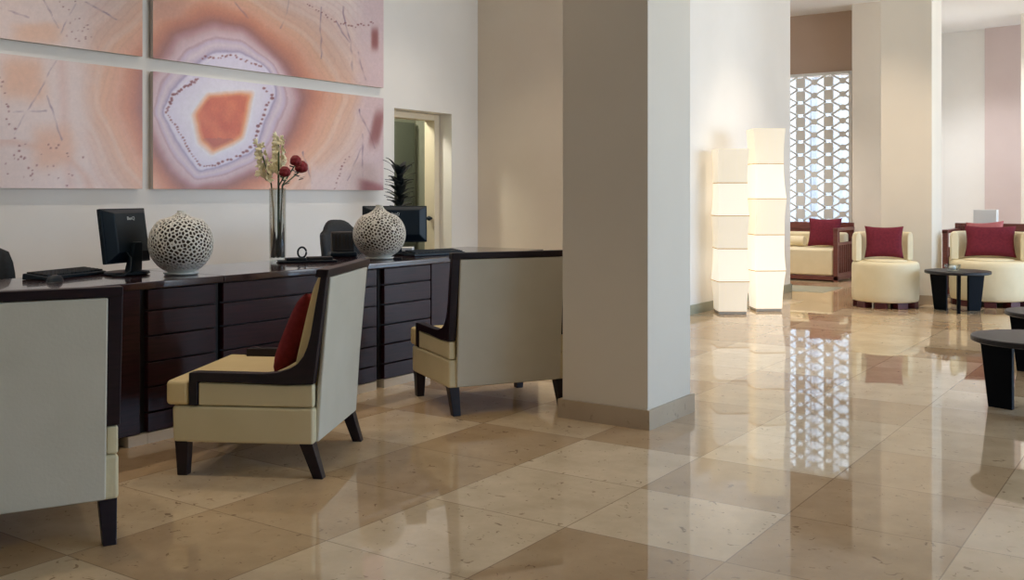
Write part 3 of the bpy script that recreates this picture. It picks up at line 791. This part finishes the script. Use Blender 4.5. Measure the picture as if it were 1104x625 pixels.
# tall glass vase and its flowers
GX, GY = -4.83, 4.435
t = thing('glass_vase', 'tall clear glass cylinder vase holding flowers', 'vase', (GX,GY,TOP+.001))
b = bmesh.new(); lathe(b, [(.03,0),(.05,0),(.052,.03),(.052,.46),(.047,.46),(.047,.02),(.01,.02)], 32); obj('cylinder', b, M['glass'], t, smooth=True)
t = thing('vase_greenery', 'dark green leaves lining the lower half of the glass vase', 'leaves', (GX,GY,TOP+.0225))
b = bmesh.new()
for k in range(9):
    a = 2*PI*k/9; h_ = .16+.08*((k*5) % 4)/3; w_ = .30
    q = [[b.verts.new((rr*math.cos(a+s_*w_*math.sin(PI*min(.97,.2+.8*z_))), rr*math.sin(a+s_*w_*math.sin(PI*min(.97,.2+.8*z_))), h_*z_)) for s_ in (-1,0,1) for rr in (.0435,)]+
         [b.verts.new((.0415*math.cos(a+s_*w_*math.sin(PI*min(.97,.2+.8*z_))), .0415*math.sin(a+s_*w_*math.sin(PI*min(.97,.2+.8*z_))), h_*z_)) for s_ in (1,0,-1)] for z_ in (0,.2,.4,.6,.8,1)]
    for r1, r2 in zip(q, q[1:]):
        for m_ in range(6): b.faces.new((r1[m_], r1[(m_+1) % 6], r2[(m_+1) % 6], r2[m_]))
    b.faces.new(q[0]); b.faces.new(q[-1][::-1])
obj('leaf_blades', b, M['leaf'], t)
FD = Vector((GX,GY,TOP))
def cream_flower(dx, dy, top, lean, label, seed):
    rnd = random.Random(seed)
    t = thing('cream_flower', label, 'flower', (GX+dx, GY+dy, TOP+.026), 0, 'flowers in the glass vase')
    b = bmesh.new(); pts = [(0,0,0),(lean[0]*.05,lean[1]*.05,.3),(lean[0]*.2,lean[1]*.2,.46),(lean[0],lean[1],top)]
    tube(b, pts, .0055, 6); obj('stem', b, M['stem'], t, smooth=True)
    b = bmesh.new()
    for i in range(14):
        k = i/13; z = top*(.70+.34*k); c = Vector((lean[0]*(.62+.43*k), lean[1]*(.62+.43*k), z))
        a0 = i*2.2; out = Vector((math.cos(a0), math.sin(a0), .35)).normalized()
        c = c+out*(.022-.008*k); s = .040*(1-.35*k)*rnd.uniform(.85,1.2)
        u = out.orthogonal().normalized(); w = out.cross(u)
        for j in range(5):
            a = j*2*PI/5+rnd.uniform(-.3,.3); d = (math.cos(a)*u+math.sin(a)*w)*.8+out*.55
            e1 = d.normalized(); e2 = e1.cross(out).normalized(); e3 = e1.cross(e2)
            mt = Matrix((e1*s*.62, e2*s*.36, e3*s*.10)).transposed().to_4x4()
            bmesh.ops.create_uvsphere(b, u_segments=8, v_segments=6, radius=1, matrix=Matrix.Translation(c+e1*s*.55) @ mt)
    obj('blossoms', b, M['cream_petal'], t, smooth=True)
cream_flower(-.012,-.018,.69,(-.05,-.072), 'tall cream blossom spike at left of the glass vase', 1)
cream_flower(.012,.0,.73,(.0,-.004), 'cream blossom spike in the middle of the bouquet', 2)
cream_flower(-.012,.016,.72,(-.06,.060), 'cream blossom spike at the right, above the red roses', 3)
def rose(dx, dy, top, lean, label, s=.036):
    t = thing('red_rose', label, 'flower', (GX+dx, GY+dy, TOP+.026), 0, 'flowers in the glass vase')
    b = bmesh.new(); tube(b, [(0,0,0),(lean[0]*.05,lean[1]*.05,.3),(lean[0]*.12,lean[1]*.12,.45),(lean[0],lean[1],top)], .0045, 6); obj('stem', b, M['stem'], t, smooth=True)
    b = bmesh.new(); c = Vector((lean[0],lean[1],top+.02))
    ball(b, c-Vector((0,0,s*.1)), s*.80, 1.0, 14, 10)
    for lay, n, rr, h_, sz_ in ((0,3,.16,.42,.60),(1,5,.36,.16,.62),(2,6,.44,-.22,.60)):
        for k in range(n):
            a = 2*PI*k/n+lay*.6
            ball(b, c+Vector((math.cos(a)*s*rr, math.sin(a)*s*rr, s*h_)), s*sz_, .95, 10, 8)
    obj('petals', b, M['rose_petal'], t, smooth=True)
    b = bmesh.new()
    for k in range(5):
        a = k*1.26; z = top*(.885+.02*k)
        p = Vector((lean[0]*.85, lean[1]*.85, z)); d = Vector((math.cos(a), math.sin(a), .25))
        q = p+d*.05; sd = d.cross(Vector((0,0,1))).normalized()*.014
        vs = [b.verts.new(x) for x in (p, p+d*.025+sd, q, p+d*.025-sd)]; b.faces.new(vs)
        vs2 = [b.verts.new(x-Vector((0,0,.0012))) for x in (p, p+d*.025+sd, q, p+d*.025-sd)]; b.faces.new(vs2[::-1])
    obj('leaves', b, M['leaf'], t)
rose(.02,.005,.585,(.125,.012), 'dark red rose at the middle, higher of the close pair')
rose(.015,-.01,.515,(.105,-.040), 'dark red rose hanging lowest over the vase rim', .036)
rose(.0,.022,.55,(.07,.115), 'largest dark red rose, leaning out to the right', .042)

# pen tray with a ring handle
t = thing('desk_tray', 'flat black desk tray with an upright ring beside the glass vase', 'tray', (-4.60,4.465,TOP+.001), facing(.80,-.6))
b = bmesh.new(); box(b, -.18,.18,-.06,.06,0,.012); obj('base', b, M['plastic'], t, bevel=.004)
b = bmesh.new(); box(b, -.155,.0,-.045,.045,.012,.032); obj('notebook', b, M['gap'], t, bevel=.004)
b = bmesh.new(); box(b, .005,.13,-.045,.045,.012,.028); obj('pad', b, M['plastic'], t, bevel=.004)
b = bmesh.new()
cir = [(.03+.026*math.cos(2*PI*i/24), 0, .06+.032*math.sin(2*PI*i/24)) for i in range(25)]
tube(b, cir, .006, 8); obj('ring', b, M['plastic'], t, smooth=True)
# dark upright file rack
t = thing('desk_organizer', 'black upright desk organizer in front of the office chair', 'organizer', (-4.80,4.99,TOP+.001), facing(.80,-.6))
b = bmesh.new(); box(b, -.09,.09,-.06,.06,0,.035); obj('base', b, M['plastic'], t, bevel=.01)
b = bmesh.new(); hexa(b, [(-.075,-.045,.035),(.075,-.045,.035),(.075,.04,.035),(-.075,.04,.035)], [(-.075,-.065,.17),(.075,-.065,.17),(.075,.0,.165),(-.075,.0,.165)]); obj('pocket', b, M['gap'], t, bevel=.008)
b = bmesh.new()
for k in range(6): box(b, -.07+k*.0255,-.062+k*.0255,.006,.014,.05,.15)
obj('rib', b, M['chairfab'], t, loc=(0,.02,0))
# small pile of papers behind the keyboard
b = bmesh.new(); box(b, -.10,.10,-.07,.07,0,.035); o = obj('paper_stack', b, M['paper'], bevel=.003, loc=place(-4.84,5.62), rot=(0,0,.6)); tag(o, 'low white stack of papers below the wide monitor', 'papers')

# ------------------------------------------------------------------ office chairs behind the desk
def office_chair(loc, rz, label):
    t = thing('office_chair', label, 'chair', loc, rz, 'office chairs behind the reception desk')
    b = bmesh.new(); n = 10; rows = []
    for j in range(9):
        v = j/8; z = .52+.48*v
        hw = .225*(1-max(0, v-.55)**2*1.5)
        row = []
        for side in (0, 1):
            r_ = []
            for i in range(n+1):
                u = -1+2*i/n
                y = -.25+.06*u*u-.05*math.sin(v*PI)*-1-.10*v
                zz = z-(.12*abs(u)**3 if v > .8 else 0)*(v-.8)/.2
                r_.append(b.verts.new((hw*u, y-(.045 if side else 0), zz)))
            row.append(r_)
        rows.append(row)
    for a_, c_ in zip(rows, rows[1:]):
        for s in (0, 1):
            for i in range(n):
                f = (a_[s][i], a_[s][i+1], c_[s][i+1], c_[s][i]); b.faces.new(f)
        for i in (0, n): b.faces.new((a_[0][i], a_[1][i], c_[1][i], c_[0][i]))
    for row in (rows[0], rows[-1]):
        for i in range(n): b.faces.new((row[0][i], row[0][i+1], row[1][i+1], row[1][i]))
    obj('backrest', b, M['chairfab'], t, smooth=True)
    b = bmesh.new(); box(b, -.23,.23,-.22,.24,.44,.51); obj('seat', b, M['chairfab'], t, bevel=.03, seg=4)
    b = bmesh.new(); tube(b, [(0,-.22,.455),(0,-.32,.48),(0,-.335,.60)], .02, 8); obj('back_bracket', b, M['plastic'], t, smooth=True)
    b = bmesh.new(); lathe(b, [(.028,.09),(.028,.30),(.02,.30),(.02,.44)], 16); obj('column', b, M['silver'], t)
    for s in (-1, 1):
        b = bmesh.new(); tube(b, [(s*.20,.0,.46),(s*.27,.0,.48),(s*.275,.0,.62)], .014, 8); box(b, s*.275-.03,s*.275+.03,-.13,.12,.62,.645); obj('armrest', b, M['plastic'], t, bevel=.004)
    b = bmesh.new()
    for k in range(5):
        a = 2*PI*k/5; tube(b, [(0,0,.1),(.27*math.cos(a),.27*math.sin(a),.065)], .024, 8, .016)
    obj('star_base', b, M['plastic'], t)
    for k in range(5):
        a = 2*PI*k/5; c = Vector((.27*math.cos(a),.27*math.sin(a),.03)); tg = Vector((-math.sin(a), math.cos(a), 0))
        b = bmesh.new(); tube(b, [c-tg*.02, c+tg*.02], .03, 12); obj('caster', b, M['plastic'], t)
    return t
oc = office_chair((-5.32,2.90,0), facing(1,.05), 'black office chair behind the desk at the left photo edge')
dup(oc, (-5.42,5.85,0), facing(.9,-.2), 'black office chair behind the desk left of the right round vase')

# ------------------------------------------------------------------ plant by the door
t = thing('potted_plant', 'tall dark spiky-leaved plant standing before the doorway', 'plant', (-6.2,7.2,0))
b = bmesh.new(); lathe(b, [(.11,0),(.15,.02),(.17,.32),(.175,.36),(.155,.36),(.15,.30),(.02,.30)], 28); obj('planter', b, M['pot'], t, smooth=False, bevel=0)
b = bmesh.new(); tube(b, [(0,0,.29),(.01,0,.7),(0,.01,1.38)], .017, 8, .009); obj('stem', b, M['stem'], t, smooth=True)
b = bmesh.new(); rp = random.Random(5)
for i in range(84):
    z = .95+.45*(i/83)
    a = i*2.4+rp.uniform(-.3,.3); L_ = rp.uniform(.125,.18)*(1.0 if z < 1.32 else 1.15-(z-1.32)*2)
    up = rp.uniform(.35,1.0) if z < 1.35 else rp.uniform(.9,1.8)
    d = Vector((math.cos(a), math.sin(a), 0)); sd = Vector((-math.sin(a), math.cos(a), 0))
    pts = []
    for k in range(6):
        s = k/5; pts.append((Vector((0,0,z))+d*L_*s*.85+Vector((0,0,L_*up*(s-.45*s*s*1.0))), .030*math.sin(PI*min(.98,.15+.85*s))))
    L1 = [b.verts.new(p+sd*w) for p, w in pts]; L2 = [b.verts.new(p-sd*w) for p, w in pts]; L3 = [b.verts.new(p-Vector((0,0,.005))) for p, w in pts]
    for k in range(5):
        b.faces.new((L1[k], L1[k+1], L3[k+1], L3[k])); b.faces.new((L3[k], L3[k+1], L2[k+1], L2[k])); b.faces.new((L1[k], L2[k], L2[k+1], L1[k+1]))
obj('foliage', b, M['leaf'], t)

# ------------------------------------------------------------------ paper floor lamps
def floor_lamp(loc, rz, hts, wid, twist, bright, label):
    t = thing('floor_lamp', label, 'lamp', loc, rz, 'paper floor lamps')
    b = bmesh.new(); w = wid[0][0]/2*.97; box(b, -w, w, -w, w, 0, .03); obj('base', b, M['lampbase'], t, bevel=.004)
    b = bmesh.new(); tube(b, [(0,0,.03),(0,0,hts[-1]-.05)], .008, 8); obj('pole', b, M['silver'], t)
    def ring(z, w_, a, bulge):
        out = []
        n = 5
        for s in range(4):
            for k in range(n):
                u = -1+2*k/n
                r_ = w_/2
                p = Vector((r_*u, -r_-(1-u*u)*bulge, 0)); p = Matrix.Rotation(s*PI/2+a, 3, 'Z') @ p
                out.append(Vector((p.x, p.y, z)))
        return out
    for i, (za, zb) in enumerate(zip(hts, hts[1:])):
        b = bmesh.new(); rings = []
        nk = 7
        for k in range(nk+1):
            s = k/nk
            wa, wb = wid[i]; w_ = wa+(wb-wa)*s-.012*math.sin(PI*s); a = twist[i]+(twist[i+1]-twist[i])*s
            rings.append([b.verts.new(p) for p in ring(za+(zb-za)*s+(0.002 if k == 0 else 0), w_, a, .004)])
        for r1, r2 in zip(rings, rings[1:]):
            n = len(r1)
            for q in range(n): b.faces.new((r1[q], r1[(q+1) % n], r2[(q+1) % n], r2[q]))
        o = obj('lamp_shade', b, M['lamp_hi'] if bright[i] else M['lamp_lo'], t, smooth=False)
        so = o.modifiers.new('Solid', 'SOLIDIFY'); so.thickness = .002
    for i in range(1, len(hts)-1):
        b = bmesh.new(); w_ = (wid[i-1][1]+wid[i][0])/2+.004; z = hts[i]
        R1 = [b.verts.new(p) for p in ring(z-.004, w_, twist[i], .004)]; R2 = [b.verts.new(p) for p in ring(z+.004, w_, twist[i], .004)]
        n = len(R1)
        for q in range(n): b.faces.new((R1[q], R1[(q+1) % n], R2[(q+1) % n], R2[q]))
        o = obj('seam', b, M['lampseam'], t)
        so = o.modifiers.new('Solid', 'SOLIDIFY'); so.thickness = .004
YC = YAW-.02
floor_lamp((-3.97,9.73,0), YC, [.03,.33,.66,.99,1.32,1.66], [(.285,.315),(.315,.30),(.30,.315),(.315,.295),(.295,.315)], [0,.06,-.02,.05,-.02,.03], [0,1,0,1,0], 'shorter white paper floor lamp on the left against the white wall')
floor_lamp((-3.76,10.17,0), YC+.05, [.03,.42,.79,1.16,1.52,1.88], [(.27,.32),(.32,.305),(.305,.325),(.325,.29),(.29,.325)], [0,.07,.02,.10,.02,-.04], [1,1,0,1,0], 'taller white paper floor lamp on the right by the wall')

# ------------------------------------------------------------------ tub chairs
def tub_chair(loc, rz, R_, half, label):
    """opening towards local +Y"""
    t = thing('tub_chair', label, 'chair', loc, rz, 'cream tub chairs')
    def drum(prof, rr=R_):
        b = bmesh.new(); lathe(b, [(rr*r, z) for r, z in prof], 48); return b
    obj('base', drum([(.90,.062),(.965,.068),(.99,.09),(1.0,.14),(1.0,.42),(.99,.455),(.965,.475),(.92,.485),(.85,.488)]), M['tub'], t, smooth=True)
    obj('seat_cushion', drum([(.62,.489),(.64,.490),(.62,.499),(.5,.506),(.3,.510),(.01,.511)]), M['tub'], t, smooth=True)
    b = bmesh.new(); n = 40; ri, ro = R_*.78, R_*.985; rings = []
    sec = [(ri,.489),(ri,.74),(ri+.012,.785),((ri+ro)/2,.80),(ro-.012,.785),(ro,.74),(ro,.489)]
    for i in range(n+1):
        a = PI/2+half+(2*PI-2*half)*i/n
        rings.append([b.verts.new((r*math.cos(a), r*math.sin(a), z)) for r, z in sec])
    for r1, r2 in zip(rings, rings[1:]):
        m_ = len(sec)
        for q in range(m_): b.faces.new((r1[q], r1[(q+1) % m_], r2[(q+1) % m_], r2[q]))
    b.faces.new(rings[0]); b.faces.new(rings[-1][::-1])
    obj('backrest', b, M['tub'], t, bevel=.012, seg=3)
    for k in range(9):
        a = 2*PI*k/9+.2; b = bmesh.new(); m_ = Matrix.Rotation(a, 4, 'Z')
        box(b, R_*.66, R_*.96, -.06, .06, 0, .064, m_); obj('foot', b, M['feet'], t, bevel=.004)
    return t
T1 = (-2.83,11.27)
tub_chair((T1[0],T1[1],0), facing(.70,-.71), .345, math.radians(92), 'smaller cream tub chair standing alone beside the beige pillar')
T2 = (-1.93,12.06)
tub_chair((T2[0],T2[1],0), facing(.16,-.99), .40, math.radians(75), 'cream tub chair behind the black table with a glass bowl')
# pillows in the tub chairs
def lean_pillow(label, c, f, w, h, tk, z, m, tilt=18):
    fx, fy = f
    pillow('throw_pillow', label, 'pillow', w, h, tk, m, (c[0], c[1], z), (math.radians(tilt), 0, facing(fx, fy)))
lean_pillow('wine red pillow in the tub chair beside the beige pillar', (-2.855,11.315), (.24,-.97), .40, .36, .11, .69, M['redw'])
lean_pillow('wide wine red pillow in the tub chair behind the glass bowl table', (-1.93,12.12), (.16,-.99), .52, .36, .13, .69, M['redw'])

# ------------------------------------------------------------------ black side tables
def side_table(loc, rz, R_, Hh, label):
    t = thing('side_table', label, 'table', loc, rz, 'round black side tables')
    b = bmesh.new(); lathe(b, [(R_-.012,Hh-.032),(R_,Hh-.026),(R_,Hh-.005),(R_-.005,Hh)], 64); obj('tabletop', b, M['tabletop'], t)
    for k in range(3):
        m_ = Matrix.Rotation(2*PI*k/3, 4, 'Z'); b = bmesh.new()
        prism(b, [(R_*.36,0),(R_*.78,0),(R_*.93,Hh-.032),(R_*.36,Hh-.032)], 'y', -.016, .016)
        for v in b.verts: v.co = m_ @ v.co
        obj('leg', b, M['table'], t, bevel=.003)
    return t
def cam_dir(x, y): return math.atan2(-y, -x)
st1 = side_table((-2.09,11.20,0), cam_dir(-2.09,11.20)+.05, .32, .42, 'round black side table holding the small glass bowl')
dup(st1, (-.765,6.20,0), cam_dir(-.765,6.2)+.1, 'nearest round black side table at the right photo edge')
dup(st1, (-.80,7.62,0), cam_dir(-.8,7.62)+.3, 'round black side table mostly cut off, behind the nearest one')
t = thing('glass_bowl', 'small clear glass bowl on the far round black table', 'bowl', (-2.12,11.10,.421))
t.scale = (1.35,1.35,1.35)
b = bmesh.new(); lathe(b, [(.02,0),(.04,.002),(.058,.03),(.06,.05),(.055,.05),(.052,.03),(.036,.008),(.005,.007)], 24); obj('bowl', b, M['glass'], t, smooth=True)
b = bmesh.new(); lathe(b, [(.02,.010),(.024,.012),(.024,.04),(.004,.042)], 16); obj('candle', b, M['paper'], t, smooth=True)

# ------------------------------------------------------------------ wooden sofas
def sofa(loc, rz, W, D, k, label, m_arm):
    """front towards local -Y; origin at the front right corner on the floor"""
    t = thing('wooden_sofa', label, 'sofa', loc, rz, 'slatted wooden sofas')
    b = bmesh.new(); box(b, -W, 0, 0, D, .02, .075); obj('base_rail', b, M['brownwood'], t, bevel=.004)
    for x0 in (-W, -.06):
        b = bmesh.new(); box(b, x0, x0+.06, 0, .06, 0, .72*k); obj('post', b, M['brownwood'], t, bevel=.004)
        b = bmesh.new(); box(b, x0, x0+.06, D-.06, D, 0, .80*k); obj('post', b, M['brownwood'], t, bevel=.004)
        b = bmesh.new(); box(b, x0-.004, x0+.064, .0, D, .70*k, .74*k); obj('arm_rail', b, M['brownwood'], t, bevel=.004)
        b = bmesh.new(); box(b, x0+.008, x0+.052, .06, D-.06, .50*k, .535*k); box(b, x0+.008, x0+.052, .06, D-.06, .075, .11)
        obj('side_rail', b, M['brownwood'], t, bevel=.003)
        b = bmesh.new(); n = 9
        for i in range(n):
            y = .06+(D-.12)*(i+.5)/n; box(b, x0+.016, x0+.044, y-.014, y+.014, .11, .50*k)
        obj('slats', b, M['brownwood'], t)
    b = bmesh.new(); box(b, -W+.06, -.06, D-.05, D-.01, .70*k, .80*k)
    box(b, -W+.06, -.06, D-.04, D-.02, .2, .70*k); obj('back_frame', b, M['brownwood'], t, bevel=.004)
    b = bmesh.new(); box(b, -W+.062, -.062, .005, D-.06, .076, .45*k); obj('seat_cushion', b, M['tub'], t, bevel=.035, seg=4)
    b = bmesh.new(); box(b, -W+.07, -.07, D-.22, D-.06, .452*k, .66*k); obj('back_cushion', b, M['tub'], t, bevel=.04, seg=4)
    return t
sofa((-4.15,14.0,0), 0, 1.5, .85, 1.0, 'wooden slatted sofa with cream seat before the lattice screen', None)
lean_pillow('maroon pillow on the sofa before the lattice screen', (-4.44,14.36), (.1,-1), .46, .42, .14, .668, M['redw'], 16)
b = bmesh.new(); tube(b, [(-.16,0,0),(-.15,0,0),(.15,0,0),(.16,0,0)], .075, 16); o = obj('bolster_cushion', b, M['tub'], smooth=False, bevel=.02, loc=(-4.93,14.50,.528)); tag(o, 'small cream bolster beside the maroon sofa pillow', 'cushion')
sofa((-.95,12.86,0), 0, 1.62, .8, 1.06, 'wooden slatted sofa behind the wide tub chair', None)
pillow('throw_pillow', 'pale rose pillow on the sofa, peeping over the wine pillow', 'pillow', .42, .40, .13, M['rose'], (-2.17,13.30,.685), (math.radians(16), .06, facing(.1,-1)))
# table lamp beyond the sofa
t = thing('console_table', 'low dark console behind the far wooden sofa, under the small lamp', 'table', (-2.1,14.5,0))
b = bmesh.new(); box(b, -.5,.5,-.18,.18,.68,.72); obj('tabletop', b, M['brownwood'], t, bevel=.004)
for sx in (-1,1):
    for sy in (-1,1):
        b = bmesh.new(); box(b, sx*.46-.025,sx*.46+.025,sy*.15-.02,sy*.15+.02,0,.68); obj('leg', b, M['brownwood'], t)
t = thing('table_lamp', 'small white square-shaded lamp showing above the far sofa back', 'lamp', (-2.36,14.5,.721))
b = bmesh.new(); lathe(b, [(.07,0),(.07,.015),(.015,.025),(.015,.10)], 20); obj('base', b, M['silver'], t)
b = bmesh.new(); hexa(b, [(-.14,-.08,.06),(.14,-.08,.06),(.14,.08,.06),(-.14,.08,.06)], [(-.14,-.08,.285),(.14,-.08,.285),(.14,.08,.285),(-.14,.08,.285)]); obj('lamp_shade', b, M['paper'], t, bevel=.004)

# ------------------------------------------------------------------ light
w = bpy.data.worlds.new('world'); sc.world = w; w.use_nodes = True
nt = w.node_tree; bg = nt.nodes['Background']
tc = N(nt, 'ShaderNodeTexCoord'); sp = N(nt, 'ShaderNodeSeparateXYZ'); nt.links.new(tc.outputs['Generated'], sp.inputs[0])
cr = N(nt, 'ShaderNodeValToRGB'); e = cr.color_ramp
e.elements[0].position = .0; e.elements[0].color = (.85,.95,1.05,1)
e.elements[1].position = .5; e.elements[1].color = (.43,.67,1,1)
x = e.elements.new(.12); x.color = (.43,.69,1,1)
nt.links.new(sp.outputs['Z'], cr.inputs['Fac']); nt.links.new(cr.outputs['Color'], bg.inputs['Color'])
bg.inputs['Strength'].default_value = 5.7
def area(name, loc, rot, sx, sy, power, col, portal=False):
    l = bpy.data.lights.new(name, 'AREA'); l.shape = 'RECTANGLE'; l.size = sx; l.size_y = sy; l.energy = power; l.color = col
    if portal: l.cycles.is_portal = True
    o = bpy.data.objects.new(name, l); C.objects.link(o); o.location = loc; o.rotation_euler = rot; return o
for i, wv in enumerate(wins):
    area('window_portal', (RX+.05, (wv[0]+wv[1])/2, 1.8), (0, PI/2, 0), 3.4, wv[1]-wv[0], 1, (1,1,1), True)
area('window_portal', ((xa+xb)/2, LY+.15, (z0+z1)/2), (-PI/2, 0, 0), xb-xa, z1-z0, 1, (1,1,1), True)
WARM = (1,.80,.58)
def spot(loc, power, col=WARM, ang=95, r=.06):
    l = bpy.data.lights.new('unseen_spot', 'SPOT'); l.energy = power; l.color = col; l.spot_size = math.radians(ang); l.spot_blend = .8; l.shadow_soft_size = r  # unseen spots added under the ceiling, without fixtures
    o = bpy.data.objects.new('unseen_spot', l); C.objects.link(o); o.location = loc; return o
for y in (1.5, 3.5, 5.5, 7.6): spot((-5.5,y,CZ-.05), 68, (1,.86,.70))
for y in (2.2, 4.4, 6.8): spot((-3.6,y,CZ-.05), 50)
for y in (8.2, 10.3): spot((-3.2,y,CZ-.05), 30)
l = bpy.data.lights.new('backroom_fill', 'POINT'); l.energy = 42; l.color = (1,.95,.8); l.shadow_soft_size = .08  # added fill light that lifts the dark room behind the doorway
o = bpy.data.objects.new('backroom_fill', l); C.objects.link(o); o.location = (WX-.6, 7.6, 2.3)
for x, y in ((-3.0,10.6),(-1.6,10.6)): spot((x,y,CZ-.05), 110)
for x, y in ((-4.9,13.3),(-5.9,13.4)): spot((x,y,CZ-.05), 190, (1,.88,.76))  # added to brighten the alcove wall and lattice
for x, y in ((-3.1,16.6),(-1.2,16.2),(.8,16.0)): spot((x,y,CZ-.05), 190, (.96,.97,1), 120)  # fill spots added to brighten the far walls

sc.view_settings.view_transform = 'Standard'; sc.view_settings.look = 'None'
sc.view_settings.gamma = 1; sc.view_settings.use_curve_mapping = False
sc.view_settings.exposure = 0
sc.cycles.use_denoising = True
sc.cycles.max_bounces = 8; sc.cycles.diffuse_bounces = 5; sc.cycles.glossy_bounces = 4; sc.cycles.transparent_max_bounces = 12
sc.cycles.sample_clamp_indirect = 6; sc.cycles.caustics_reflective = False; sc.cycles.caustics_refractive = False
